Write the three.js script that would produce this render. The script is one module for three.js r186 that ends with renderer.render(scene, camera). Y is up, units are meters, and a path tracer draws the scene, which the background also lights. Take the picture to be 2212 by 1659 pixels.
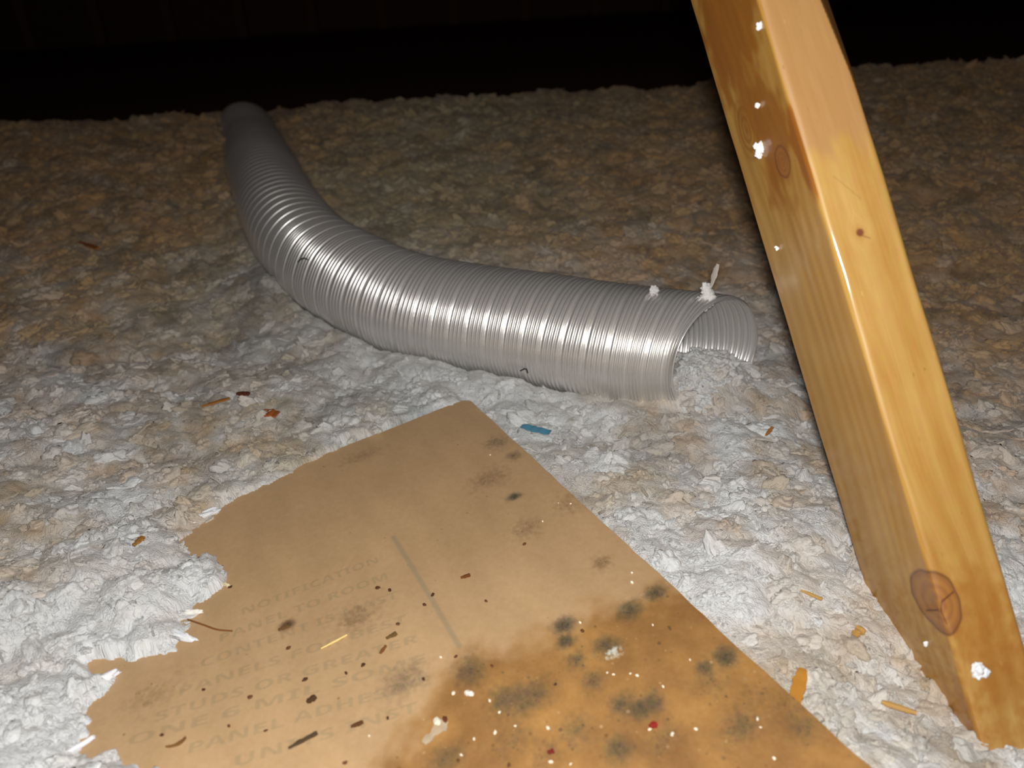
import * as THREE from 'three';
import { ImprovedNoise } from 'three/addons/math/ImprovedNoise.js';
import { mergeGeometries } from 'three/addons/utils/BufferGeometryUtils.js';

// ---------------------------------------------------------------- camera, light, exposure
const scene = new THREE.Scene();
scene.background = new THREE.Color(0x000000);
const renderer = new THREE.WebGLRenderer({ antialias: true });
renderer.toneMapping = THREE.LinearToneMapping;
renderer.toneMappingExposure = 1.0;
renderer.shadowMap.enabled = true;
const V3 = (a) => new THREE.Vector3(a[0], a[1], a[2]);
const camera = new THREE.PerspectiveCamera(51.94, 2212 / 1659, 0.02, 30);
camera.position.set(0, 0.355, 0);                       // held low over the loose fill, tipped down 29 degrees
camera.up.copy(V3([0.061, 0.873, -0.4839]));
camera.lookAt(camera.position.clone().add(V3([0, -0.4848, -0.8746])));
camera.focus = 0.56;
camera.userData.fStop = 6.5;
scene.add(camera);
// the flash, beside the lens and a little to its right
const flash = new THREE.PointLight(0xffffff, 1.12, 0, 2);
flash.position.copy(camera.position).addScaledVector(V3([0, -0.4848, -0.8746]), -0.005).addScaledVector(V3([0.9981, -0.0534, 0.0296]), 0.006).addScaledVector(V3([0.061, 0.873, -0.4839]), 0.016);
flash.castShadow = true; flash.shadow.radius = 0.7;
scene.add(flash);

// ---------------------------------------------------------------- helpers
let seed = 20417;
const rnd = () => { seed = (seed * 1664525 + 1013904223) >>> 0; return seed / 4294967296; };
const rr = (a, b) => a + (b - a) * rnd();
const IN = new ImprovedNoise();
const n3 = (x, y, z) => IN.noise(x, y, z);
const n2 = (x, z, s, o = 0) => IN.noise(x * s + 13.7 + o, 5.31 + o * 1.7, z * s + 71.3 - o);
const clamp = (v, a = 0, b = 1) => Math.min(b, Math.max(a, v));
const sstep = (a, b, v) => { const t = clamp((v - a) / (b - a)); return t * t * (3 - 2 * t); };
const lerp = (a, b, t) => a + (b - a) * t;
const hash = (i, j, k) => { let h = (i * 374761393 + j * 668265263 + k * 2147483647) | 0; h = Math.imul(h ^ (h >>> 13), 1274126177); h ^= h >>> 16; return (h >>> 0) / 4294967296; };
function cell(x, z, s, k) {                              // nearest-point distance in cells of size s
  const X = x / s, Z = z / s, i0 = Math.floor(X), j0 = Math.floor(Z); let best = 9;
  for (let i = i0 - 1; i <= i0 + 1; i++) for (let j = j0 - 1; j <= j0 + 1; j++) {
    const dx = i + hash(i, j, k) - X, dz = j + hash(i, j, k + 9) - Z, d = dx * dx + dz * dz; if (d < best) best = d;
  }
  return Math.sqrt(best);
}
const used = {};
const numbered = (n) => { used[n] = (used[n] ?? -1) + 1; return used[n] ? `${n}_${String(used[n]).padStart(3, '0')}` : n; };
function put(o, name, label, category, group, kind) {
  o.name = numbered(name); o.userData = { label, category };
  if (group) o.userData.group = group;
  if (kind) o.userData.kind = kind;
  o.traverse((c) => { c.castShadow = c.receiveShadow = true; });
  scene.add(o); return o;
}
function part(parent, name, geo, mat, label) { const m = new THREE.Mesh(geo, mat); m.name = name; if (label) m.userData.label = label; m.castShadow = m.receiveShadow = true; parent.add(m); return m; }
const std = (color, roughness = 0.9, more = {}) => new THREE.MeshStandardMaterial({ color, roughness, metalness: 0, ...more });
const lin = (r, g, b) => new THREE.Color().setRGB(r, g, b);

// ---------------------------------------------------------------- the attic shell
const boardWood = std(0x7d5b48, 0.95);                    // aged pine boards and framing; the flash hardly reaches them
const rafterWood = std(0x946b50, 0.95);
function shell(name, w, h, d, x, y, z, mat, rx = 0) {
  const m = new THREE.Mesh(new THREE.BoxGeometry(w, h, d), mat); m.name = name; m.position.set(x, y, z); m.rotation.x = rx;
  m.userData = { kind: 'structure', label: name.replace('_', ' ') + ' of the attic behind the insulation', category: name.split('_')[0] };
  m.castShadow = m.receiveShadow = true; scene.add(m); return m;
}
shell('floor', 9, 0.1, 11.2, 0, -0.25, -2.0, boardWood);
const back = shell('wall_back', 9, 2.6, 0.1, 0, 1.05, -7.5, boardWood);
shell('wall_front', 9, 2.6, 0.1, 0, 1.05, 3.5, boardWood);
shell('wall_left', 0.1, 2.6, 11, -4.45, 1.05, -2.0, boardWood);
shell('wall_right', 0.1, 2.6, 11, 4.45, 1.05, -2.0, boardWood);
shell('ceiling', 9, 0.1, 11.2, 0, 2.4, -2.0, boardWood);
for (const x of [-3.9, -3.3, -2.7, -2.1, -1.5, -0.9, -0.3, 0.3, 0.9, 1.5, 2.1, 2.7, 3.3, 3.9]) {
  const s = part(back, 'stud', new THREE.BoxGeometry(0.07, 2.5, 0.1), rafterWood); s.position.set(x, 0, 0.095);
}

// ---------------------------------------------------------------- where things lie
const PC = [-0.04, 0.008, -0.6052], PA = [-0.83, 0, 0.5577], PB = [0.4679, 0, 0.8838];              // the panel's corner and its two edges
const panelXZ = (s, t) => [PC[0] + PA[0] * s + PB[0] * t, PC[2] + PA[2] * s + PB[2] * t];
const det = PA[0] * PB[2] - PB[0] * PA[2];
const panelST = (x, z) => { const dx = x - PC[0], dz = z - PC[2]; return [(dx * PB[2] - PB[0] * dz) / det, (PA[0] * dz - dx * PA[2]) / det]; };
const open = [                                           // the part of the panel that the loose fill leaves bare
  [-0.0401, -0.6077], [-0.0834, -0.5819], [-0.1408, -0.5421], [-0.1841, -0.5004], [-0.2184, -0.4714], [-0.2256, -0.4507], [-0.2368, -0.4332], [-0.2256, -0.4132], [-0.209, -0.4126], [-0.1923, -0.3924], [-0.1949, -0.3792],
  [-0.2037, -0.3698], [-0.2047, -0.3571], [-0.2034, -0.3447], [-0.2071, -0.333], [-0.2275, -0.3284], [-0.2524, -0.3303], [-0.258, -0.326], [-0.2453, -0.3158], [-0.2342, -0.3137], [-0.2391, -0.2997], [-0.2413, -0.2858], [-0.2358, -0.2715],
  [-0.232, -0.262], [-0.2074, -0.2591], [-0.1772, -0.2525], [-0.1362, -0.2192], [-0.08, -0.1], [0.25, -0.1], [0.1574, -0.2323], [0.0973, -0.355], [-0.0188, -0.5851],
];
function openDistance(x, z) {                            // signed, negative over the bare panel
  let d = 1e9, inside = false;
  for (let i = 0, j = open.length - 1; i < open.length; j = i++) {
    const [ax, az] = open[j], [bx, bz] = open[i], ex = bx - ax, ez = bz - az, px = x - ax, pz = z - az;
    const t = clamp((px * ex + pz * ez) / (ex * ex + ez * ez)), qx = px - ex * t, qz = pz - ez * t; d = Math.min(d, qx * qx + qz * qz);
    if ((az > z) !== (bz > z) && x < (bx - ax) * (z - az) / (bz - az) + ax) inside = !inside;
  }
  return inside ? -Math.sqrt(d) : Math.sqrt(d);
}
// the duct's middle line, from the mouth to the far edge of the fill
const DR = 0.0545;
const ductPts = [[0.2, 0.036, -0.582], [0.178, 0.035, -0.604], [0.135, 0.034, -0.624], [0.0846, 0.034, -0.6487], [0.0317, 0.0339, -0.6795], [-0.0309, 0.0337, -0.7137], [-0.0928, 0.037, -0.7476], [-0.1449, 0.0427, -0.7896], [-0.1924, 0.0485, -0.842], [-0.2352, 0.0536, -0.91],
  [-0.2818, 0.0589, -1.0124], [-0.3269, 0.0611, -1.1359], [-0.381, 0.0625, -1.2933], [-0.4452, 0.0586, -1.4878], [-0.5094, 0.053, -1.6631], [-0.505, 0.025, -1.64], [-0.53, -0.02, -1.72]].map(V3);
const ductCurve = new THREE.CatmullRomCurve3(ductPts, false, 'centripetal');
ductCurve.arcLengthDivisions = 2000;
const ductLen = ductCurve.getLength();
const ductLine = ductCurve.getSpacedPoints(260);
const DUCT0 = 0.031;                                      // arc length at which the mouth is cut
const mouthAt = ductCurve.getPointAt(DUCT0 / ductLen);
function ductNear(x, z) {                                // [plan distance to the middle line, its height, how far along]
  let best = 1e9, at = 0;
  for (let i = 4; i < ductLine.length; i++) { const p = ductLine[i], dx = p.x - x, dz = p.z - z, d = dx * dx + dz * dz; if (d < best) { best = d; at = i; } }
  return [Math.sqrt(best), ductLine[at].y, at * ductLen / 260];
}
const BE = [0.2342, -0.0273, -0.2569], BD = [-0.2272, 0.8517, -0.4721];                           // the timber's near edge and its run

// ---------------------------------------------------------------- loose fill insulation
function bedHeight(x, z, clumps = true) {
  let h = 0.011 * n2(x, z, 2.3) + 0.012 * n2(x, z, 6.1, 3) + 0.006 * n2(x, z, 15, 8);
  const up = clamp((-z - 0.72) / 0.93); h += 0.093 * (1.6 * up - 0.6 * up * up);             // the fill is heaped higher towards the eaves
  h -= 0.024 * Math.exp(-((x - 0.24) ** 2 + (z + 0.29) ** 2) / 0.009);          // a hollow round the timber's foot
  h += 0.016 * Math.exp(-((x + 0.45) ** 2 + (z + 0.55) ** 2) / 0.05);
  let lumps = 1, bare = 0;
  if (x > -0.65 && x < 0.6 && z > -0.8 && z < 0.3) {
    const [s, t] = panelST(x, z), right = sstep(0.012, 0.0, s), rag = lerp(1, 0.12, right), d = openDistance(x, z) + rag * (0.0045 * n2(x, z, 70, 31) + 0.0028 * n2(x, z, 190, 32)), near = Math.exp(-Math.max(d, 0) / 0.035);
    const crest = lerp(lerp(0.0055, 0.012, sstep(0.02, 0.25, s)), -0.004, right);    // level with the panel's straight edge, heaped over its other side
    h = lerp(h, crest + 0.3 * h, near); const calm = 1 - 0.65 * Math.exp(-Math.max(d, 0) / 0.012) * sstep(0.1, 0.0, s);
    if (s > 0.01 && t > -0.06 && d > 0) h = Math.max(h, lerp(0.0125 + 0.012 * sstep(0.01, 0.08, d), -0.05, Math.max(sstep(0.41, 0.56, s), sstep(0.012, -0.06, t) * sstep(0.002, 0.012, d))));
    const lip = lerp(sstep(-0.003, 0.024, d), 1, right); h = lerp(0.0075, h, lip); h = lerp(-0.012, h, lerp(sstep(-0.006, -0.002, d), sstep(-0.03, -0.012, d), right)); lumps = calm * lerp(sstep(-0.004, 0.006, d), sstep(-0.02, 0.0, d), right); bare = d < -0.004 ? 1 : 0;
  }
  if (clumps) {
    const wx = x + 0.004 * n2(x, z, 90, 1), wz = z + 0.004 * n2(x, z, 90, 2);
    const c = cell(x + 0.012 * n2(x, z, 28, 21), z + 0.012 * n2(x, z, 28, 22), 0.05, 3), a = cell(wx, wz, 0.019, 1), b = cell(wx, wz, 0.0085, 2), far = 1 + 0.5 * sstep(-0.8, -1.8, z);
    h += lumps * far * (0.011 * (0.4 - c * c) + 0.0056 * (0.5 - a * a) + 0.0016 * (0.5 - b * b) + 0.0010 * n2(x, z, 210, 4));
  }
  if (!bare && z < -0.5 && x > -0.85 && x < 0.3) {
    const [d, yc, along] = ductNear(x, z);
    if (d < 0.14) {
      h += 0.008 * Math.exp(-((d - DR) ** 2) / 0.0009) * (1 - sstep(0.7, 1, along));
      { const mx = x - mouthAt.x + 0.012, mz = z - mouthAt.z + 0.008, heap = 0.038 * Math.exp(-(mx * mx + mz * mz) / 0.0016) * (along > 0.036 ? sstep(DR - 0.001, DR - 0.012, d) : sstep(DR + 0.02, DR - 0.01, d)); h += heap; if (along > 0.036 && along <= 0.15 && d < DR) h = Math.min(h, yc + 0.004 - 0.25 * (along - 0.036)); }
      const half = Math.sqrt(Math.max(0, DR * DR - d * d)); if (along > 0.15 && along < 1.33 && d < DR + 0.001 && yc + half > h - 0.002) h = Math.min(h, yc - half - 0.004);
    }
  }
  h -= 1.6 * Math.max(0, -(z + 1.66 + 0.03 * n2(x, 0, 3))) ** 1.15;
  return h;
}
// how soiled the fill is at points of the ground: old dust and rust-brown dirt, fresh white where it was disturbed
const soil = [];
for (const [p, w, tone] of [
  [[-0.3914, -0.5543], .06, 0], [[-0.3512, -0.4719], .06, 0], [[-0.3577, -0.4444], .5, 1], [[-0.2331, -0.3436], 0, 0], [[-0.2715, -0.2831], 0, 0], [[-0.2908, -0.4937], .1, 0], [[-0.1934, -0.5335], .34, 1], [[-0.2103, -0.607], .5, 1],
  [[-0.3542, -0.6582], .42, 0], [[-0.4667, -0.7087], .45, 0], [[-0.5371, -0.8686], .72, 0], [[-0.3691, -0.8497], .78, 1], [[-0.2639, -0.7377], .66, 1], [[-0.5203, -1.13], .8, 0], [[-0.8015, -1.3841], .78, 0], [[-0.4745, -1.3208], .8, 0],
  [[-0.1551, -0.6513], .5, 0], [[-0.2212, -0.7675], .3, 2], [[-0.1064, -0.6447], .22, 2], [[-0.0681, -0.6583], .12, 2], [[0.0158, -0.5806], .14, 2], [[0.0532, -0.5199], .55, 1], [[0.096, -0.5565], .3, 1], [[0.1425, -0.5233], .36, 0],
  [[0.1978, -0.5598], .42, 0], [[0.1086, -0.449], .1, 0], [[0.1488, -0.4146], .14, 0], [[0.1306, -0.3508], .02, 0], [[0.1719, -0.3117], .2, 1], [[0.1836, -0.2788], .38, 1], [[0.214, -0.5154], .22, 0], [[0.1811, -0.6173], 0, 0], [[0.1969, -0.5988], .02, 0], [[0.2485, -0.6182], .42, 0],
  [[0.2752, -0.7751], .68, 0], [[0.117, -0.8993], .74, 0], [[-0.0517, -1.0275], .8, 1], [[-0.1227, -1.1726], .86, 1], [[0.1564, -1.204], .9, 0], [[0.0248, -1.4957], .95, 1], [[0.3458, -1.4186], .95, 0], [[0.6554, -1.2185], .98, 0],
  [[0.5938, -0.9613], .92, 0], [[0.5093, -0.7952], .78, 0], [[0.4424, -0.7097], .7, 0], [[0.3928, -0.5748], .55, 0], [[0.3556, -0.4743], .32, 0], [[0.3214, -0.3977], .3, 0], [[0.2693, -0.3038], .15, 0], [[-0.7751, -1.5865], .8, 0],
]) soil.push([p[0], p[1], w, tone]);
const CLEAN = [0.75, 0.75, 0.745], TONES = [[0.53, 0.335, 0.17], [0.48, 0.38, 0.235], [0.50, 0.59, 0.64]];
const out = [0, 0, 0];
function fillColor(x, z, grain, put3 = out) {
  let W = 0, S = 0; const T = [0, 0, 0], r2 = 0.004 + 0.02 * z * z;
  for (const [sx, sz, w, tone] of soil) { const k = Math.exp(-((x - sx) ** 2 + (z - sz) ** 2) / r2) + 1e-7; W += k; S += k * w; T[tone] += k; }
  S = clamp(1.22 * S / W) * (1 - 0.96 * Math.exp(-((x - mouthAt.x + 0.008) ** 2 + (z - mouthAt.z + 0.004) ** 2) / 0.0022));
  const mott = 0.62 * n2(x, z, 32, 6) + 0.34 * n2(x, z, 85, 7) + 0.3 * n2(x, z, 12, 9) + grain;
  let d = clamp(S + (0.3 + 0.7 * sstep(0.02, 0.3, S)) * mott * (1.15 - 0.7 * S) + 0.06 * S);
  const grime = 1 - 0.36 * sstep(0.08, 0.5, n2(x, z, 15, 41) + 0.7 * n2(x, z, 48, 42) + 0.4 * n2(x, z, 130, 43)) * sstep(0.08, 0.6, S);     // clots of darker dirt
  const hue = n2(x, z, 20, 12) + 0.8 * n2(x, z, 70, 14);
  for (let i = 0; i < 3; i++) {
    let c = (TONES[0][i] * T[0] + TONES[1][i] * T[1] + TONES[2][i] * T[2]) / W;
    c *= 1 + hue * [0.1, -0.01, -0.14][i];
    put3[i] = lerp(CLEAN[i], c, d) * grime;
  }
  return put3;
}
// the felted grain of the fibre: short light and dark strands over one another, in a tile 16 cm wide
function fibreTexture(size, srgb) {
  const cv = document.createElement('canvas'); cv.width = cv.height = size; const x = cv.getContext('2d');
  x.fillStyle = srgb ? '#ececea' : '#808080'; x.fillRect(0, 0, size, size); x.lineCap = 'round';
  for (let i = 0; i < 15000; i++) {
    const px = rnd() * size, py = rnd() * size, a = rnd() * 6.28, l = rr(6, 26), b = rr(-1.3, 1.3), light = rnd() < 0.56;
    x.globalAlpha = srgb ? rr(0.05, 0.22) : rr(0.1, 0.4); x.strokeStyle = srgb ? (light ? '#ffffff' : ['#b5aca0', '#a39a90', '#bdb8b2'][i % 3]) : (light ? '#ffffff' : '#000000'); x.lineWidth = rr(0.8, 3.6);
    for (const ox of px < 40 ? [0, size] : px > size - 40 ? [0, -size] : [0]) for (const oy of py < 40 ? [0, size] : py > size - 40 ? [0, -size] : [0]) {
      x.beginPath(); x.moveTo(px + ox, py + oy); x.quadraticCurveTo(px + ox + Math.cos(a) * l * 0.6, py + oy + Math.sin(a) * l * 0.6, px + ox + Math.cos(a + b) * l, py + oy + Math.sin(a + b) * l); x.stroke();
    }
  }
  const t = new THREE.CanvasTexture(cv); t.wrapS = t.wrapT = THREE.RepeatWrapping; if (srgb) t.colorSpace = THREE.SRGBColorSpace; t.anisotropy = 8; return t;
}
const fibreMap = fibreTexture(1024, true), fibreBump = fibreTexture(1024, false);
const fillMat = new THREE.MeshPhysicalMaterial({ map: fibreMap, bumpMap: fibreBump, bumpScale: 0.0016, color: 0xffffff, vertexColors: true, roughness: 1, metalness: 0, sheen: 0.8, sheenRoughness: 0.7, sheenColor: lin(0.75, 0.68, 0.6), specularIntensity: 0.1, side: THREE.DoubleSide });
const insulation = new THREE.Group();
{
  const NC = 1000, zs = [];
  for (let z = 0.3; z > -1.9;) { zs.push(z); z -= 0.0016 + 0.0011 * Math.max(0, -z - 0.25); }
  const NR = zs.length, pos = new Float32Array(NC * NR * 3), col = new Float32Array(NC * NR * 3), idx = new Uint32Array((NC - 1) * (NR - 1) * 6);
  let k = 0;
  for (let r = 0; r < NR; r++) for (let c = 0; c < NC; c++, k += 3) {
    const z = zs[r], x = (c / (NC - 1) * 2 - 1) * (0.72 + 0.68 * Math.max(0, -z)) + 0.03;
    pos[k] = x; pos[k + 1] = bedHeight(x, z); pos[k + 2] = z;
    fillColor(x, z, 0); col[k] = out[0]; col[k + 1] = out[1]; col[k + 2] = out[2];
  }
  k = 0;
  for (let r = 0; r < NR - 1; r++) for (let c = 0; c < NC - 1; c++) { const a = r * NC + c, b = a + NC; idx[k++] = a; idx[k++] = a + 1; idx[k++] = b; idx[k++] = b; idx[k++] = a + 1; idx[k++] = b + 1; }
  const g = new THREE.BufferGeometry();
  const tile = new Float32Array(NC * NR * 2); for (let i = 0; i < NC * NR; i++) { tile[i * 2] = pos[i * 3] / 0.16 + 0.3 * pos[i * 3 + 1] / 0.16; tile[i * 2 + 1] = pos[i * 3 + 2] / 0.16 + 0.5 * pos[i * 3 + 1] / 0.16; }
  g.setAttribute('uv', new THREE.BufferAttribute(tile, 2)); g.setAttribute('position', new THREE.BufferAttribute(pos, 3)); g.setAttribute('color', new THREE.BufferAttribute(col, 3)); g.setIndex(new THREE.BufferAttribute(idx, 1)); g.computeVertexNormals();
  part(insulation, 'fibre_bed', g, fillMat).userData.kind = 'stuff';
}
function tuftGeometry(v, detail) {                       // a torn knot of fibre
  const g = new THREE.IcosahedronGeometry(1, detail), p = g.attributes.position, q = new THREE.Vector3();
  for (let i = 0; i < p.count; i++) {
    q.fromBufferAttribute(p, i).normalize(); const o = v * 7.7;
    let r = 1 + 0.5 * n3(q.x * 1.3 + o, q.y * 1.3, q.z * 1.3 - o) + 0.3 * n3(q.x * 2.9 - o, q.y * 2.9 + o, q.z * 2.9) + 0.08 * n3(q.x * 6.3, q.y * 6.3 - o, q.z * 6.3 + o) ;
    r = Math.max(0.3, r); p.setXYZ(i, q.x * r, q.y * r * 0.8, q.z * r);
  }
  return weldNormals(g);
}
function weldNormals(g) {                                // smooth normals over a geometry whose faces do not share vertices
  g.deleteAttribute('normal'); g.computeVertexNormals();
  const p = g.attributes.position, nn = g.attributes.normal, m = new Map();
  for (let i = 0; i < p.count; i++) { const key = `${p.getX(i).toFixed(5)},${p.getY(i).toFixed(5)},${p.getZ(i).toFixed(5)}`; let e = m.get(key); if (!e) m.set(key, e = [0, 0, 0, []]); e[0] += nn.getX(i); e[1] += nn.getY(i); e[2] += nn.getZ(i); e[3].push(i); }
  for (const [x, y, z, l] of m.values()) { const d = Math.hypot(x, y, z) || 1; for (const i of l) nn.setXYZ(i, x / d, y / d, z / d); }
  return g;
}
const small = (t) => { const c = t.clone(); c.repeat.set(0.22, 0.12); return c; };
const tuftMat = new THREE.MeshPhysicalMaterial({ map: small(fibreMap), bumpMap: small(fibreBump), bumpScale: 0.001, color: 0xffffff, roughness: 1, metalness: 0, sheen: 0.8, sheenRoughness: 0.7, sheenColor: lin(0.75, 0.68, 0.6), specularIntensity: 0.1 });
const tufts = [0, 1, 2, 3, 4, 5].map((v) => tuftGeometry(v + 1, 5));
{
  const lists = tufts.map(() => []), M = new THREE.Matrix4(), Q = new THREE.Quaternion(), E = new THREE.Euler(), P = new THREE.Vector3(), S = new THREE.Vector3();
  const add = (x, y, z, size, grain) => {
    E.set(rr(-0.7, 0.7), rr(0, 6.28), rr(-0.7, 0.7)); Q.setFromEuler(E); const st = rr(0.75, 1.7);
    M.compose(P.set(x, y, z), Q, S.set(size * st, size * rr(0.6, 1), size / Math.sqrt(st)));
    if (grain < -0.4) out.splice(0, 3, 0.78, 0.775, 0.765); else fillColor(x, z, grain); lists[Math.floor(rnd() * tufts.length)].push([M.clone(), new THREE.Color().setRGB(out[0], out[1], out[2])]);
  };
  for (let i = 0; i < 40000; i++) {
    const u = rnd(), z = 0.28 - 2.08 * u ** 1.25, w = 0.66 + 0.64 * Math.max(0, -z), x = rr(-1, 1) * w + 0.03;
    const dist = Math.max(0.35, Math.hypot(x, z, 0.355));
    let size = (0.0024 + 0.0058 * rnd() ** 2.6) * (0.75 + 0.6 * dist);
    if (x > -0.65 && x < 0.6 && z > -0.8 && z < 0.3) {
      const d = openDistance(x, z), st = panelST(x, z);
      if (d < (st[0] < 0.03 ? 0.003 : -0.001)) continue;
      if (d < 0.012) size *= 0.7;
    }
    if (z < -1.61) continue;
    if (z < -0.5 && x > -0.85 && x < 0.3) { const [d, yc, along] = ductNear(x, z); if (along > 0.055 && along < 1.36 && d < DR + size * 0.9 && yc + Math.sqrt(Math.max(0, DR * DR - d * d)) > bedHeight(x, z, false) - 0.012) continue; }
    add(x, bedHeight(x, z) + size * rr(-0.75, -0.1), z, size, rr(-0.12, 0.12));
  }
  // a drift of clean fibre lying inside the duct's mouth
  for (let i = 0; i < 260; i++) {
    const along = DUCT0 + 0.09 * rnd() - 0.02, p = ductCurve.getPointAt(along / ductLen), a = rr(-1, 1);
    const size = rr(0.0018, 0.0042), lat = a * (DR - 0.012);
    const t = ductCurve.getTangentAt(along / ductLen);
    const bx = p.x - t.z * lat, bz = p.z + t.x * lat; add(bx, bedHeight(bx, bz) - 0.3 * size, bz, size, -0.5);
  }
  // curled strands of fibre lying in the fill
  const hair = [0, 1, 2, 3, 4, 5].map((v) => {
    const pts = [], turn = 1.4 + 0.75 * v; for (let i = 0; i <= 6; i++) { const a = (i / 6 - 0.5) * turn; pts.push(new THREE.Vector3(Math.sin(a) / turn * 2 * (v < 2 ? 1 : 0.8), 0.1 * n3(i * 0.7, v * 5.1, 1), (1 - Math.cos(a)) / turn + 0.12 * n3(i * 0.8, v * 3.3, 6))); }
    const c = new THREE.CatmullRomCurve3(pts), g = new THREE.TubeGeometry(c, 14, 0.11, 6, false), p = g.attributes.position, q = new THREE.Vector3(), o = new THREE.Vector3();
    for (let i = 0; i <= 14; i++) { c.getPointAt(i / 14, o); const k = (0.55 + 0.45 * Math.sin(Math.PI * clamp(0.04 + 0.92 * i / 14)) ** 0.5) * (1 + 0.35 * n3(i * 0.6, v * 2.7, 3)); for (let m = 0; m < 7; m++) { q.fromBufferAttribute(p, i * 7 + m).sub(o).multiplyScalar(k).add(o); p.setXYZ(i * 7 + m, q.x, q.y, q.z); } }
    return g;
  });
  const hairs = hair.map(() => []);
  for (let i = 0; i < 26000; i++) {
    const u = rnd(), z = 0.28 - 2.03 * u ** 1.25, w = 0.66 + 0.64 * Math.max(0, -z), x = rr(-1, 1) * w + 0.03;
    if (x > -0.65 && x < 0.6 && z > -0.8 && z < 0.3 && openDistance(x, z) < 0.004) continue;
    if (z < -0.5 && x > -0.85 && x < 0.3) { const [d, , along] = ductNear(x, z); if (along > 0.1 && d < DR + 0.006) continue; if (along > 0.04 && Math.abs(d - DR) < 0.012) continue; }
    const l = (0.0045 + 0.0075 * rnd() ** 2) * (0.8 + 0.5 * Math.max(0, -z)); E.set(rr(-0.35, 0.35), rr(0, 6.28), rr(-0.35, 0.35)); Q.setFromEuler(E);
    M.compose(P.set(x, bedHeight(x, z) + l * rr(-0.02, 0.06), z), Q, S.set(l, l * rr(0.8, 1.2), l * rr(0.7, 1.1))); fillColor(x, z, rr(-0.12, 0.1)); hairs[i % 6].push([M.clone(), new THREE.Color().setRGB(out[0], out[1], out[2])]);
  }
  hair.forEach((g, i) => {
    const im = new THREE.InstancedMesh(g, tuftMat, hairs[i].length); im.name = 'curled_strand'; im.userData.kind = 'stuff'; im.castShadow = im.receiveShadow = true;
    hairs[i].forEach(([m, c], j) => { im.setMatrixAt(j, m); im.setColorAt(j, c); }); insulation.add(im);
  });
  tufts.forEach((g, i) => {
    const im = new THREE.InstancedMesh(g, tuftMat, lists[i].length); im.name = 'fibre_tuft'; im.userData.kind = 'stuff'; im.castShadow = im.receiveShadow = true;
    lists[i].forEach(([m, c], j) => { im.setMatrixAt(j, m); im.setColorAt(j, c); }); insulation.add(im);
  });
}
put(insulation, 'loose_fill_insulation', 'white loose fill attic insulation soiled brown towards the back', 'insulation', null, 'stuff');

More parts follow.
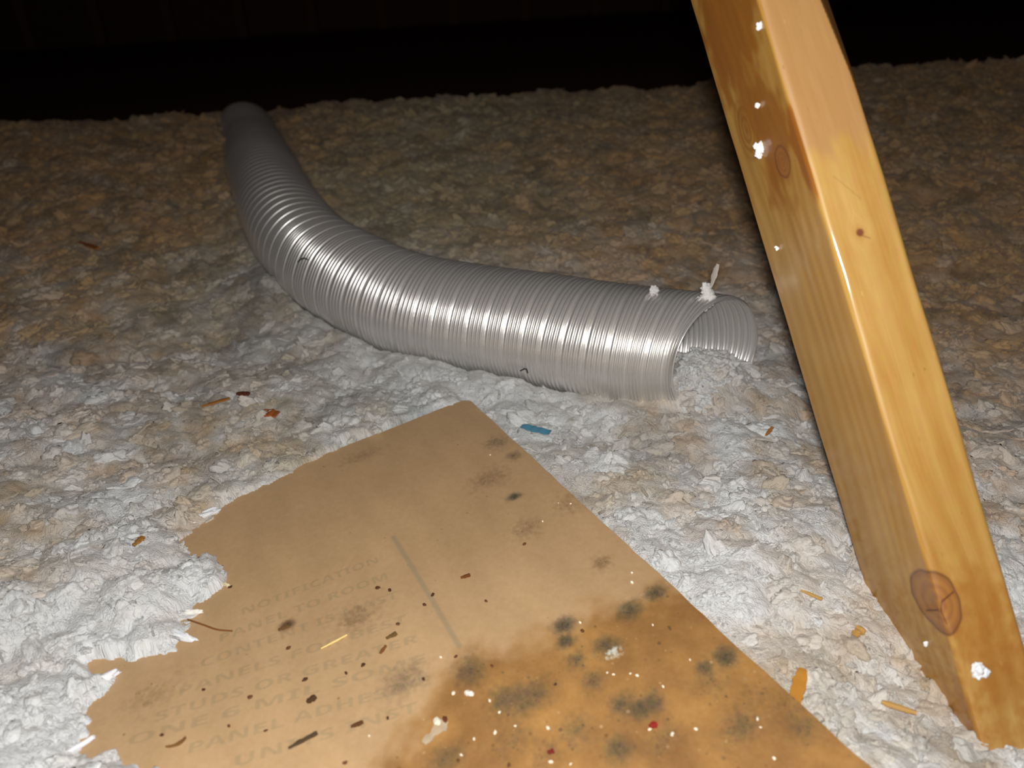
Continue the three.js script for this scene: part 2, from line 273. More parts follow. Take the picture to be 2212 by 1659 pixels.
// ---------------------------------------------------------------- flexible duct
{
  const duct = new THREE.Group(), PITCH = 0.0196, NT = 144;
  // one turn of the strip: four flat rolled ribs with tight grooves, then a sunken crimped seam: [place in the turn, height]
  const prof = [];
  const tight = [[0, -0.0012], [0.07, -0.0003], [0.16, 0.0003], [0.36, 0.0006], [0.64, 0.0006], [0.84, 0.0003], [0.93, -0.0003]], pulled = [[0, -0.0015], [0.14, -0.0014], [0.21, -0.0003], [0.29, 0.0006], [0.71, 0.0006], [0.79, -0.0003], [0.86, -0.0014]];
  for (let b = 0; b < 4; b++) tight.forEach(([f, h], q) => prof.push([0.215 * (b + f), h, 0.215 * (b + pulled[q][0]), pulled[q][1]]));     // the ribs stand apart where the end was pulled open
  for (const [f, h] of [[0, -0.0013], [0.2, -0.0014], [0.42, -0.0008], [0.58, -0.0008], [0.8, -0.0014]]) prof.push([0.86 + 0.14 * f, h, 0.86 + 0.14 * f, h]);
  const turns = Math.floor((ductLen - DUCT0 - 0.02) / PITCH), NS = (turns - 1) * prof.length;
  const pos = new Float32Array(NS * NT * 3), uv = new Float32Array(NS * NT * 2), idx = [];
  const C = new THREE.Vector3(), T = new THREE.Vector3(), N = new THREE.Vector3(), B = new THREE.Vector3(), UP = new THREE.Vector3(0, 1, 0);
  const cache = [], CN = 3000;
  for (let i = 0; i <= CN; i++) { const u = i / CN; cache.push([ductCurve.getPointAt(u), ductCurve.getTangentAt(u)]); }
  let k = 0, m = 0;
  for (let i = 0; i < NS; i++) for (let j = 0; j < NT; j++) {
    const th = j / (NT - 1) * Math.PI * 2, [fa, ha, fb, hb] = prof[i % prof.length], pull = 1 - sstep(3, 24, i / prof.length), f0 = lerp(fa, fb, pull), hgt = lerp(ha, hb, pull), run = Math.max(0, (Math.floor(i / prof.length) + f0 + (j / (NT - 1) - 0.5) * sstep(0, prof.length * 1.5, i)) * PITCH);
    const u = clamp((DUCT0 + run) / ductLen) * CN, a = Math.min(CN - 1, Math.floor(u)), f = u - a;
    C.lerpVectors(cache[a][0], cache[a + 1][0], f); T.lerpVectors(cache[a][1], cache[a + 1][1], f).normalize();
    const yaw = 0.34 * (1 - sstep(0, 0.085, run)), cx = T.x * Math.cos(yaw) - T.z * Math.sin(yaw), cz = T.x * Math.sin(yaw) + T.z * Math.cos(yaw);
    T.set(cx, T.y, cz); N.crossVectors(T, UP).normalize(); B.crossVectors(N, T).normalize();
    const ph = th - Math.PI / 2, cr = Math.cos(ph), sr = Math.sin(ph);
    const flop = 1 + 0.02 * n3(cr * 1.5, sr * 1.5, run * 9) + 0.03 * Math.exp(-run / 0.02) * Math.cos(2 * ph + 0.6);
    const crimp = hgt > -0.0009 && f0 > 0.88 ? 0.00012 * (j % 2 ? 1 : -1) : 0, r = DR * flop + hgt + crimp;
    pos[k++] = C.x + (N.x * cr + B.x * sr) * r; pos[k++] = C.y + (N.y * cr + B.y * sr) * r; pos[k++] = C.z + (N.z * cr + B.z * sr) * r;
    uv[m++] = run; uv[m++] = th * DR;
  }
  for (let i = 0; i < NS - 1; i++) for (let j = 0; j < NT - 1; j++) { const a = i * NT + j, b = a + NT; idx.push(a, b, a + 1, b, b + 1, a + 1); }
  const g = new THREE.BufferGeometry();
  g.setAttribute('position', new THREE.BufferAttribute(pos, 3)); g.setAttribute('uv', new THREE.BufferAttribute(uv, 2)); g.setIndex(idx); g.computeVertexNormals();
  const alu = new THREE.MeshStandardMaterial({ color: lin(0.76, 0.73, 0.69), metalness: 0.68, roughness: 0.32, side: THREE.DoubleSide });
  part(duct, 'corrugated_wall', g, alu);
  // the cut edge of the strip
  const rimPts = []; for (let j = 0; j < NT; j++) rimPts.push(new THREE.Vector3(pos[j * 3], pos[j * 3 + 1], pos[j * 3 + 2]));
  part(duct, 'cut_rim', new THREE.TubeGeometry(new THREE.CatmullRomCurve3(rimPts), 260, 0.0006, 6, false), alu);
  put(duct, 'flexible_duct', 'corrugated aluminium flexible duct lying open-ended on the insulation', 'duct');
}

// ---------------------------------------------------------------- panel with faded printing
{
  const SZ = 1600, SPAN = 0.66, cv = document.createElement('canvas'); cv.width = cv.height = SZ; const x = cv.getContext('2d'), K = SZ / SPAN;
  const img = x.createImageData(SZ, SZ), dd = img.data;
  // bare board, and the darker damp stain that reaches in from one side with its own ragged outline
  const stainEdge = [[-0.0043, 0.2859], [0.0369, 0.2667], [0.0831, 0.267], [0.1344, 0.2452], [0.1516, 0.2551], [0.1739, 0.2663], [0.1962, 0.2808]];
  for (let j = 0; j < SZ; j++) for (let i = 0; i < SZ; i++) {
    const s = i / K, t = j / K, k = (j * SZ + i) * 4;
    let f = 0.5 + 0.5 * n2(s, t, 14, 1) * 1.1, g = n2(s, t, 220, 2) * 0.5 + n2(s, t, 600, 3) * 0.5, w = n2(s, t * 0.4, 60, 5);
    // distance to the stain's outline
    let sd = 1e9, sg = -1;
    for (let e = 0; e < stainEdge.length - 1; e++) {
      const [ax, ay] = stainEdge[e], [bx, by] = stainEdge[e + 1], ex = bx - ax, ey = by - ay, px = s - ax, py = t - ay, q = clamp((px * ex + py * ey) / (ex * ex + ey * ey)), d = Math.hypot(px - ex * q, py - ey * q);
      if (d < sd) { sd = d; sg = Math.sign(ex * py - ey * px); }
    }
    const damp = sstep(-0.012, 0.014, sd * sg + 0.012 * n2(s, t, 45, 7) + 0.006 * n2(s, t, 140, 8));
    let R = 186 + 14 * (f - 0.5) + 7 * g + 7 * w, G = 151 + 12 * (f - 0.5) + 7 * g + 6 * w, B = 109 + 10 * (f - 0.5) + 8 * g + 5 * w;
    const mot = n2(s, t, 24, 11) + 0.6 * n2(s, t, 70, 12);
    R = lerp(R, 154 + 26 * mot + 9 * g, damp); G = lerp(G, 111 + 22 * mot + 9 * g, damp); B = lerp(B, 60 + 12 * mot + 9 * g, damp);
    dd[k] = clamp(R, 0, 255); dd[k + 1] = clamp(G, 0, 255); dd[k + 2] = clamp(B, 0, 255); dd[k + 3] = 255;
  }
  x.putImageData(img, 0, 0);
  // mildew: clustered specks round a core
  const speck = (s, t, r, color, a) => { x.globalAlpha = a; x.fillStyle = color; x.beginPath(); x.arc(s * K, t * K, r * K, 0, 7); x.fill(); };
  const gauss = () => (rnd() + rnd() + rnd() + rnd() - 2) * 0.9;
  const mildew = (p, ra, rb, color, strength) => {
    const n = Math.round(900 * strength);
    for (let i = 0; i < n; i++) { const a = gauss(), b = gauss(); speck(p[0] + a * ra * 1.1, p[1] + b * rb * 1.1, rr(0.0004, 0.002), color, 0.042 * rr(0.4, 1)); }
    for (let i = 0; i < 40 * strength; i++) { const a = gauss() * 0.7, b = gauss() * 0.7; speck(p[0] + a * ra, p[1] + b * rb, rr(0.0002, 0.0006), '#23261f', 0.3 * rr(0.3, 1)); }
  };
  const GY = '#403a27', BR = '#54391c';
  for (const [p, ra, rb, c, st] of [
    [[0.0135, 0.0764], .010, .008, GY, .5], [[0.0109, 0.1006], .006, .005, GY, .3], [[0.0421, 0.1132], .016, .010, BR, .8], [[0.1123, 0.0217], .016, .008, BR, .45], [[0.0365, 0.1426], .005, .003, GY, .5], [[0.0055, 0.1747], .014, .012, BR, .55],
    [[0.0474, 0.1764], .011, .009, BR, .45], [[0.0238, 0.2354], .007, .006, BR, .3], [[0.0123, 0.2759], .007, .005, GY, .8], [[0.0336, 0.2773], .008, .006, GY, 1.1], [[0.0733, 0.2617], .007, .005, GY, 1.1], [[0.0791, 0.272], .005, .004, GY, .6],
    [[0.0615, 0.2889], .008, .006, GY, .9], [[0.0107, 0.3352], .007, .006, GY, 1.2], [[0.0255, 0.3334], .005, .004, GY, .4], [[0.1355, 0.2558], .010, .010, GY, 1.1], [[0.1698, 0.2382], .013, .010, GY, .9], [[0.117, 0.2892], .014, .009, GY, 1.5], [[0.1292, 0.282], .010, .008, GY, .8],
    [[0.0771, 0.3233], .008, .006, GY, .7], [[0.0626, 0.3322], .006, .006, GY, .6], [[0.0712, 0.332], .007, .005, GY, .7], [[0.0344, 0.369], .010, .008, GY, .8], [[0.0083, 0.3896], .010, .008, GY, .6], [[0.0945, 0.3411], .008, .007, GY, .8], [[0.0737, 0.3515], .012, .008, GY, .4],
    [[0.0297, 0.3405], .012, .010, GY, .4], [[0.1078, 0.3206], .010, .009, GY, .5], [[0.0819, 0.3024], .007, .006, GY, .4], [[0.0814, 0.286], .006, .005, GY, .4], [[0.1756, 0.1795], .013, .010, BR, .7], [[0.2133, 0.1582], .004, .003, BR, .6], [[0.1384, 0.3048], .012, .009, GY, .4], [[0.1708, 0.2935], .012, .007, GY, .7],
    [[0.0467, 0.371], .010, .008, BR, .3], [[0.0114, 0.3643], .016, .012, BR, .5], [[0.0057, 0.3753], .012, .010, BR, .5], [[0.1267, 0.3223], .010, .008, BR, .4], [[0.2912, 0.1605], .016, .010, BR, .4],
  ]) mildew(p, ra, rb, c, st);
  for (let i = 0; i < 90; i++) speck([0.0608, 0.2946][0] + gauss() * 0.0045, [0.0608, 0.2946][1] + gauss() * 0.0035, rr(0.0003, 0.0012), '#cfd0c6', 0.3);   // a patch of pale bloom
  for (let i = 0; i < 90; i++) speck([-0.0026, 0.0262][0] + gauss() * 0.008, [-0.0026, 0.0262][1] + gauss() * 0.008, rr(0.0003, 0.0012), '#d8d2c8', 0.16);      // dust at the corner
  for (let i = 0; i < 260; i++) speck(rr(0.0, 0.5), rr(0, 0.6), rr(0.0002, 0.0007), rnd() < 0.6 ? '#4a3013' : '#cdb58c', rr(0.1, 0.5));
  for (let i = 0; i < 700; i++) { const q = stainEdge[0], s = rr(0, 0.3), t = rr(q[1] - 0.02, 0.6); speck(s, t, rr(0.0003, 0.0011), ['#3a3426', '#5a3a18', '#c9b086', '#4b4a38'][i % 4], rr(0.1, 0.5)); }
  // a blue-grey pencil stroke, and the faded printing that runs along the board
  const stroke = (pts, w, c, a) => { x.globalAlpha = a; x.strokeStyle = c; x.lineWidth = w * K; x.lineCap = 'round'; x.beginPath(); pts.forEach(([s, t], i) => (i ? x.lineTo(s * K, t * K) : x.moveTo(s * K, t * K))); x.stroke(); };
  stroke([[0.1281, 0.1269], [0.1298, 0.1811], [0.1313, 0.2145], [0.1325, 0.2367]], 0.0042, '#7b7a68', 0.16); stroke([[0.1281, 0.1269], [0.1298, 0.1811], [0.1313, 0.2145], [0.1325, 0.2367]], 0.0026, '#66705f', 0.14);
  x.globalAlpha = 0.15; x.fillStyle = '#565c48'; x.textAlign = 'right';
  const line = (txt, [s1, t1], [s0, t0]) => {            // from the start of a line to its end
    const dx = (s1 - s0) * K, dy = (t1 - t0) * K, len = Math.hypot(dx, dy);
    x.save(); x.translate(s1 * K, t1 * K); x.rotate(Math.atan2(dy, dx)); x.font = `bold ${Math.round(0.0087 * K)}px sans-serif`;
    const w = x.measureText(txt).width; x.scale(len / w, -1); x.fillText(txt, 0, 0); x.restore();
  };
  line('NOTIFICATION', [0.1446, 0.1432], [0.2357, 0.1328]); line('PANEL TO ROOM', [0.1453, 0.1612], [0.2524, 0.1455]); line('CONTENT IS MAST', [0.1469, 0.1803], [0.2655, 0.158]); line('PANELS FOR BEST', [0.1504, 0.2013], [0.2803, 0.1702]);
  line('STUDS OR GREATER', [0.1508, 0.2192], [0.2938, 0.1794]); line('ONE 6 MIL SOME', [0.1522, 0.2352], [0.3084, 0.1857]); line('PANEL ADHESIVE', [0.1563, 0.2499], [0.2822, 0.2102]); line('UNITS INST', [0.17, 0.2608], [0.2634, 0.2324]);
  x.globalAlpha = 1;
  const tex = new THREE.CanvasTexture(cv); tex.colorSpace = THREE.SRGBColorSpace; tex.flipY = false; tex.anisotropy = 8;
  const top = new THREE.MeshPhysicalMaterial({ map: tex, roughness: 0.62, clearcoat: 0.12, clearcoatRoughness: 0.45 }), side = std(0x6b4a26, 0.9);
  const LS = 0.39, LT = 0.6, TH = 0.0045, NS = 80, NT = 100, P = [], U = [], I = [];
  const wob = (t) => 0.0009 * n3(t * 30, 1.5, 2.5) + 0.0006 * n3(t * 120, 4.5, 2.5);
  for (let j = 0; j <= NT; j++) for (let i = 0; i <= NS; i++) {
    let s = LS * i / NS, t = LT * j / NT; const ws = i === 0 ? wob(t) : 0, wt = j === 0 ? wob(s + 9) : 0;
    s += ws; t += wt; if (i === 0 && j === 0) { s += 0.004; t += 0.002; }
    const [X, Z] = panelXZ(s, t); P.push(X, PC[1] + 0.0006 * n2(X, Z, 6), Z); U.push(s / SPAN, t / SPAN);
  }
  for (let j = 0; j < NT; j++) for (let i = 0; i < NS; i++) { const a = j * (NS + 1) + i, b = a + NS + 1; I.push(a, a + 1, b, b, a + 1, b + 1); }
  const g = new THREE.BufferGeometry(); g.setAttribute('position', new THREE.Float32BufferAttribute(P, 3)); g.setAttribute('uv', new THREE.Float32BufferAttribute(U, 2)); g.setIndex(I); g.computeVertexNormals();
  if (g.attributes.normal.getY(500) < 0) { for (let i = 0; i < I.length; i += 3) [I[i], I[i + 1]] = [I[i + 1], I[i]]; g.setIndex(I); g.computeVertexNormals(); }
  const ring = []; for (let i = 0; i <= NS; i++) ring.push(i); for (let j = 1; j <= NT; j++) ring.push(j * (NS + 1) + NS); for (let i = NS - 1; i >= 0; i--) ring.push(NT * (NS + 1) + i); for (let j = NT - 1; j > 0; j--) ring.push(j * (NS + 1));
  const EP = [], EI = []; ring.forEach((v, i) => { const X = P[v * 3], Y = P[v * 3 + 1], Z = P[v * 3 + 2]; EP.push(X, Y, Z, X, Y - TH, Z); const a = i * 2, b = ((i + 1) % ring.length) * 2; EI.push(a, a + 1, b, b, a + 1, b + 1); });
  const eg = new THREE.BufferGeometry(); eg.setAttribute('position', new THREE.Float32BufferAttribute(EP, 3)); eg.setIndex(EI); eg.computeVertexNormals();
  side.side = THREE.DoubleSide;
  const panel = new THREE.Group(); part(panel, 'printed_face', g, top); part(panel, 'cut_edge', eg, side, 'darker sawn edge');
  put(panel, 'hardboard_panel', 'brown hardboard panel with mildew spots and faded printing, half buried in insulation', 'panel');
}

// ---------------------------------------------------------------- timber brace
const bNL = V3([-0.9731, -0.1795, 0.1445]), bNR = V3([0.0383, 0.4923, 0.8696]), bD = V3(BD), bE = V3(BE);
{
  const WL = 0.089, WR = 0.038, LEN0 = -0.2, LEN1 = 1.75, PER = 2 * (WL + WR), SPAN = 0.62;
  const cw = 896, ch = 1792, cv = document.createElement('canvas'); cv.width = cw; cv.height = ch; const x = cv.getContext('2d'), img = x.createImageData(cw, ch), dd = img.data;
  const waneAt = (v) => 0.0125 * sstep(0.31, 0.5, v) * (1 + 0.2 * n3(v * 20, 7.7, 1));
  const knots = [                                        // [place on the face, half sizes across and along, strength]
    [[-0.001, [0.001, 0.0839][1]], .0115, .0175, 1, 'ring'], [[-0.0619, 0.3633], .016, .022, .7, 'swirl'], [[-0.0281, 0.3327], .009, .009, .9, 'ring'], [[0.0157, 0.2811], .0022, .0022, .9, 'dot'],
  ];
  const stains = [[[-0.0472, 0.4198], .05, .05, .8], [[-0.0354, 0.3595], .03, .05, .75], [[-0.0017, 0.3297], .012, .03, .9], [[-0.0424, 0.3787], .03, .05, .5], [[0.0171, 0.0726], .02, .03, .3], [[-0.0079, 0.0167], .02, .03, .35], [[0.0225, 0.0482], .02, .03, .35]];
  for (let j = 0; j < ch; j++) for (let i = 0; i < cw; i++) {
    const s = i / cw * PER - WL - WR, v = j / ch * (SPAN + 0.1) - 0.1, k = (j * cw + i) * 4;
    let gs = s, warp = 0;
    for (const [[ks, kv], ra, rb, st] of knots) { const e = ((s - ks) / (ra * 2.4)) ** 2 + ((v - kv) / (rb * 2.6)) ** 2; warp += st * 0.012 * Math.exp(-e) * Math.sign(s - ks + 1e-6); }
    gs -= warp;
    const fine = n3(gs * 900, v * 9, 1) * 0.5 + n3(gs * 2200, v * 22, 2) * 0.5, ringv = Math.sin((gs * 150 + 2.6 * n3(gs * 20, v * 2.2, 7)) * Math.PI) , broad = n3(gs * 30, v * 5, 9), patch = n3(s * 40, v * 24, 12);
    let R = (s > 0 ? 180 : 184) + 8 * fine + 4 * ringv + 10 * broad + 7 * patch, G = (s > 0 ? 138 : 138) + 10 * fine + 6 * ringv + 12 * broad + 9 * patch, B = (s > 0 ? 66 : 62) + 9 * fine + 7 * ringv + 12 * broad + 9 * patch;
    if (s > 0) { R += 4; G += 2 + 6 * n3(s * 300, v * 90, 3); B += 4; }
    const planed = s > 0 ? sstep(0.322, 0.334, v + 0.012 * n3(s * 70, v * 30, 41) + 0.006 * n3(s * 300, v * 60, 42)) : 0;
    R = lerp(R, 176 + 4 * fine, planed * 0.85); G = lerp(G, 131 + 4 * fine, planed * 0.85); B = lerp(B, 80 + 5 * fine, planed * 0.85);
    const bark = s > WR - waneAt(v) - 0.0006 && s < WR + 0.01 && v > 0.31 ? 1 : 0; R = lerp(R, 96 + 20 * fine, bark); G = lerp(G, 62 + 16 * fine, bark); B = lerp(B, 22, bark);
    if (v < 0.13) { const wz = sstep(0.13, 0.05, v + 0.03 * n3(s * 40, v * 20, 51)) * clamp(0.35 + n3(s * 130, v * 130, 52) + 0.6 * n3(s * 400, v * 300, 53)); R = lerp(R, 166, wz * 0.6); G = lerp(G, 108, wz * 0.6); B = lerp(B, 40, wz * 0.6); }
    let st = 0; for (const [[ks, kv], ra, rb, a] of stains) { const e = Math.hypot((s - ks) / ra, (v - kv) / rb) + 0.5 * n3(s * 60, v * 30, 21) + 0.3 * n3(s * 170, v * 90, 22); if ((ks < 0) === (s < 0)) st = Math.max(st, a * (1 - sstep(0.55, 1.05, e))); }
    R = lerp(R, 150, st); G = lerp(G, 88, st); B = lerp(B, 20, st);
    for (const [[ks, kv], ra, rb, a, type] of knots) {
      const e = Math.hypot((s - ks) / (type === 'ring' && rb > 0.015 && s < ks ? ra * 2.3 : ra), (v - kv) / rb) + 0.07 * n3(s * 90, v * 130, 31);
      if (type === 'ring') { const body = 1 - sstep(0.88, 1.0, e), edge = Math.exp(-(((e - 0.97) / 0.055) ** 2)); R = lerp(R, 150 + 10 * Math.sin(e * 20), body * a * 0.7); G = lerp(G, 96 + 9 * Math.sin(e * 20), body * a * 0.7); B = lerp(B, 48, body * a * 0.7); R = lerp(R, 98, edge * 0.75 * a); G = lerp(G, 58, edge * 0.75 * a); B = lerp(B, 26, edge * 0.75 * a); }
      else if (type === 'swirl') { const q = a * (1 - sstep(0.6, 1.1, e)) * (0.55 + 0.35 * Math.sin(e * 24)); R = lerp(R, 150, q); G = lerp(G, 92, q); B = lerp(B, 24, q); }
      else { const q = 1 - sstep(0.5, 1.2, e); R = lerp(R, 120, q); G = lerp(G, 66, q); B = lerp(B, 34, q); }
    }
    dd[k] = clamp(R, 0, 255); dd[k + 1] = clamp(G, 0, 255); dd[k + 2] = clamp(B, 0, 255); dd[k + 3] = 255;
  }
  x.putImageData(img, 0, 0);
  const bx = (p) => [(p[0] + WL + WR) / PER * cw, (p[1] + 0.1) / (SPAN + 0.1) * ch];
  const crack = (pts, w, a) => { x.globalAlpha = a; x.strokeStyle = '#5a3214'; x.lineWidth = w; x.beginPath(); pts.forEach((p, i) => { const [u, v] = bx(p); i ? x.lineTo(u, v) : x.moveTo(u, v); }); x.stroke(); };
  crack([[-0.0169, 0.076], [-0.0028, 0.0801]], 2.5, .8); crack([[0.0013, 0.085], [0.009, 0.0882]], 2.5, .8); crack([[0.0013, 0.085], [-0.0014, 0.0796], [0.0004, 0.0727]], 2.5, .8); crack([[0.0139, 0.2811], [0.0203, 0.2768]], 2, .35); crack([[0.0109, 0.3135], [0.0215, 0.2978]], 1.5, .2);
  for (let i = 0; i < 260; i++) { x.globalAlpha = rr(0.1, 0.4); x.fillStyle = rnd() < 0.75 ? '#6b4316' : '#f0d9a0'; x.fillRect(rnd() * cw, rnd() * ch, rr(1, 3), rr(1, 7)); }
  x.globalAlpha = 1;
  const tex = new THREE.CanvasTexture(cv); tex.colorSpace = THREE.SRGBColorSpace; tex.flipY = false; tex.wrapS = THREE.RepeatWrapping; tex.wrapT = THREE.MirroredRepeatWrapping; tex.anisotropy = 8;
  const pine = new THREE.MeshPhysicalMaterial({ map: tex, color: lin(0.87, 0.86, 0.84), roughness: 0.55, clearcoat: 0.5, clearcoatRoughness: 0.13 });
  // section, run round from the middle of the hidden faces; s is 0 at the edge turned to the camera
  const prof = [], RAD = 0.0032;
  const corner = (cs, n0, n1) => { for (let q = 0; q <= 6; q++) prof.push([cs, q / 6]); };
  const sec = (s) => {                                   // distance round the section -> [depth behind the right face, depth behind the left face]
    if (s >= 0 && s <= WR) return [0, s]; if (s < 0 && s >= -WL) return [-s, 0];
    if (s > WR) return [s - WR, WR]; return [WL, -s - WL];
  };
  const ss = []; const addRun = (a, b, n) => { for (let i = 0; i < n; i++) ss.push(lerp(a, b, i / n)); };
  addRun(-WL - WR, -WL - 0.004, 6); addRun(-WL - 0.004, -WL + 0.004, 10); addRun(-WL + 0.004, -0.0045, 26); addRun(-0.0045, 0.0045, 14); addRun(0.0045, WR - 0.012, 12); addRun(WR - 0.012, WR + 0.006, 14); addRun(WR + 0.006, WL + WR, 12); ss.push(WL + WR);
  const NV = 420, P = [], U = [], I = [];
  for (let r = 0; r <= NV; r++) {
    const v = lerp(LEN0, LEN1, (r / NV) ** 1.25);
    for (const s of ss) {
      let [a, b] = sec(s);                               // a: behind the right face, b: behind the left face
      const rad = RAD * (1 + 0.5 * n3(v * 14, 2.2, 8.1)), round = (p, q) => { if (p < rad && q < rad) { const dx = rad - p, dy = rad - q, m = Math.max(dx, dy), l = Math.hypot(dx, dy); if (l > 1e-9) { const kk = m / l; return [rad - dx * kk, rad - dy * kk]; } } return [p, q]; };
      [a, b] = round(a, b);
      { const [p, q] = round(WL - a, b); a = WL - p; b = q; } { const [p, q] = round(a, WR - b); a = p; b = WR - q; }
      // bark side: the far edge of the narrow face is lost higher up
      const wane = waneAt(v), over = b - (WR - wane);
      if (over > 0 && a < 0.03) a = Math.max(a, over * 0.85);
      const nz = 0.00022 * n3(s * 300, v * 40, 3) + 0.0003 * n3(s * 60, v * 12, 5);
      const q = bE.clone().addScaledVector(bD, v).addScaledVector(bNR, -a + nz).addScaledVector(bNL, -b + nz);
      P.push(q.x, q.y, q.z); U.push((s + WL + WR) / PER, (v + 0.1) / (SPAN + 0.1));
    }
  }
  const n = ss.length;
  for (let r = 0; r < NV; r++) for (let i = 0; i < n - 1; i++) { const a = r * n + i, b = a + n; I.push(a, a + 1, b, b, a + 1, b + 1); }
  const g = new THREE.BufferGeometry(); g.setAttribute('position', new THREE.Float32BufferAttribute(P, 3)); g.setAttribute('uv', new THREE.Float32BufferAttribute(U, 2)); g.setIndex(I); g.computeVertexNormals();
  put(new THREE.Mesh(g, pine), 'timber_brace', 'leaning yellow pine brace with knots, rising out of the insulation', 'timber');
}

// ---------------------------------------------------------------- scraps, one by one
const Y = (p, lift = 0) => [p[0], bedHeight(p[0], p[2]) + lift, p[2]];
function chipGeo(len, wid, th, bend = 0, taper = 0.5, sd = 1) {        // a torn sliver: uneven outline, thickness and bend
  const n = 12, top = [], P = [], I = [];
  for (let i = 0; i <= n; i++) { const u = i / n, w = wid * 0.5 * Math.max(0.1, (1 - taper * (u < 0.5 ? Math.abs(2 * u - 1) ** 1.2 : 0.45 * Math.abs(2 * u - 1) ** 3))) * (1 + 0.6 * n3(u * 5, sd * 3.1, 0.5)); top.push([(u - 0.5) * len, w * (1 + 0.3 * n3(u * 7, sd, 4)), -w * (1 + 0.3 * n3(u * 7, sd, 9)), bend * (4 * (u - 0.5) ** 2) + 0.12 * wid * n3(u * 4, sd, 2)]); }
  for (const [X, a, b, y] of top) P.push(X, y + th, a, X, y + th * 1.25, (a + b) / 2, X, y + th, b, X, y, b, X, y, a);
  for (let i = 0; i < n; i++) for (let k = 0; k < 5; k++) { const a = i * 5 + k, b = i * 5 + (k + 1) % 5; I.push(a, a + 5, b, b, a + 5, b + 5); }
  for (const o of [0, n * 5]) for (let k = 1; k < 4; k++) o ? I.push(o, o + k, o + k + 1) : I.push(o, o + k + 1, o + k);
  const g = new THREE.BufferGeometry(); g.setAttribute('position', new THREE.Float32BufferAttribute(P, 3)); g.setIndex(I); const f = g.toNonIndexed(); f.computeVertexNormals(); return f;
}
let cs = 1;
function chip(name, label, category, p, yaw, len, wid, th, color, { group, bend = 0, taper = 0.5, rough = 0.85, tilt = 0 } = {}) {
  const mat = color.isMaterial ? color : std(color, rough, { side: THREE.DoubleSide }), m = new THREE.Mesh(chipGeo(len, wid, th, bend, taper, cs++), mat);
  m.position.set(...p); m.rotation.set(0, yaw, tilt, 'YXZ'); return put(m, name, label, category, group);
}
function twig(name, label, pts, r, color, group) {
  const m = new THREE.Mesh(new THREE.TubeGeometry(new THREE.CatmullRomCurve3(pts.map(V3)), 24, r, 6, false), std(color, 0.85)); return put(m, name, label, 'twig', group);
}
function crumb(name, label, category, p, size, color, group, flat = 0.6, rough = 0.8) {
  const g = new THREE.IcosahedronGeometry(1, 1), a = g.attributes.position, q = new THREE.Vector3(), o = cs++ * 3.3;
  for (let i = 0; i < a.count; i++) { q.fromBufferAttribute(a, i); const r = 1 + 0.6 * n3(q.x * 1.4 + o, q.y * 1.4, q.z * 1.4); a.setXYZ(i, q.x * r * 1.25, q.y * r * flat, q.z * r * 0.8); }
  g.scale(size, size, size); g.computeVertexNormals();
  const m = new THREE.Mesh(g, std(color, rough)); m.position.set(p[0], p[1] + size * flat * 0.7, p[2]); m.rotation.y = rr(0, 6.28); return put(m, name, label, category, group);
}
function flake(name, label, p, yaw, len, wid, hgt, group, sd = 3, tone = [0.72, 0.72, 0.73]) {
  const g = tuftGeometry(sd * 1.37 + 20, 6), a = g.attributes.position;
  for (let i = 0; i < a.count; i++) { const u = a.getX(i), w = 1 - 0.45 * clamp((u + 1) / 2); a.setXYZ(i, u * len / 2, Math.max(-0.2, a.getY(i)) * hgt, a.getZ(i) * wid / 2 * w + 0.12 * wid * Math.sin(u * 2)); }
  weldNormals(g); const m = new THREE.Mesh(g, new THREE.MeshStandardMaterial({ color: lin(...tone), roughness: 1 })); m.position.set(p[0], p[1] + hgt * 0.25, p[2]); m.rotation.y = yaw; return put(m, name, label, 'fluff', group);
}
const WOOD = 0x9c6428, PALE = 0xbb9150;
chip('wood_chip', 'rust orange chip of wood lying on soiled insulation beside the panel', 'chip', Y([-0.2087, -0.0001, -0.5829], .004), -0.35, .017, .009, .0015, 0x9c5418);
chip('wood_splinter', 'slim orange splinter next to the rust orange wood chip', 'splinter', Y([-0.2604, -0.0005, -0.6056], .005), 0.5, .024, .0035, .0012, WOOD);
chip('bark_fragment', 'small dark red-brown bark fragment between splinter and wood chip', 'bark', Y([-0.2365, -0.0004, -0.609], .005), -0.2, .012, .0055, .0015, 0x5e2a10);
chip('wood_splinter', 'long orange splinter on brown insulation far from the panel, left of the duct bend', 'splinter', Y([-0.5372, 0.0392, -0.998], .007), -0.7, .05, .007, .0015, 0xa86422);
chip('wood_chip', 'upright yellow wood chip stuck in insulation between panel and timber', 'chip', Y([0.1446, -0.0006, -0.2888], .004), 1.05, .021, .0062, .0018, 0xa8701e, { tilt: .3, taper: .25 });
chip('wood_splinter', 'pale splinter at the timber foot, lying on greyish insulation', 'splinter', Y([0.1958, 0, -0.2788], .005), -0.5, .017, .0035, .0012, PALE);
chip('wood_splinter', 'thin pale straw-like splinter near the timber, higher up beside its left face', 'splinter', Y([0.1738, -0.0007, -0.3516], .004), -0.7, .013, .002, .001, PALE);
chip('wood_chip', 'small tan wood crumb chip against the lower timber face', 'chip', Y([0.193, -0.0005, -0.3266], .005), 0.6, .008, .005, .0014, 0xb58a48);
chip('wood_splinter', 'short brown splinter in clean white insulation left of the panel', 'splinter', Y([-0.2526, -0.0003, -0.4125], .004), 1.2, .009, .004, .0012, 0x9a6a2c);
chip('wood_splinter', 'orange splinter standing out of the insulation right of the duct mouth', 'splinter', Y([0.2029, -0.0004, -0.5268], .005), 0.9, .014, .0028, .001, 0xb87838);
chip('paper_scrap', 'blue paper scrap tucked between panel edge and duct', 'scrap', Y([0.0173, -0.0005, -0.5507], .006), -0.5, .026, .0085, .0006, 0x4f8aa2, { taper: .6 });
const onPanel = (p) => [p[0], PC[1] + 0.0004, p[2]];
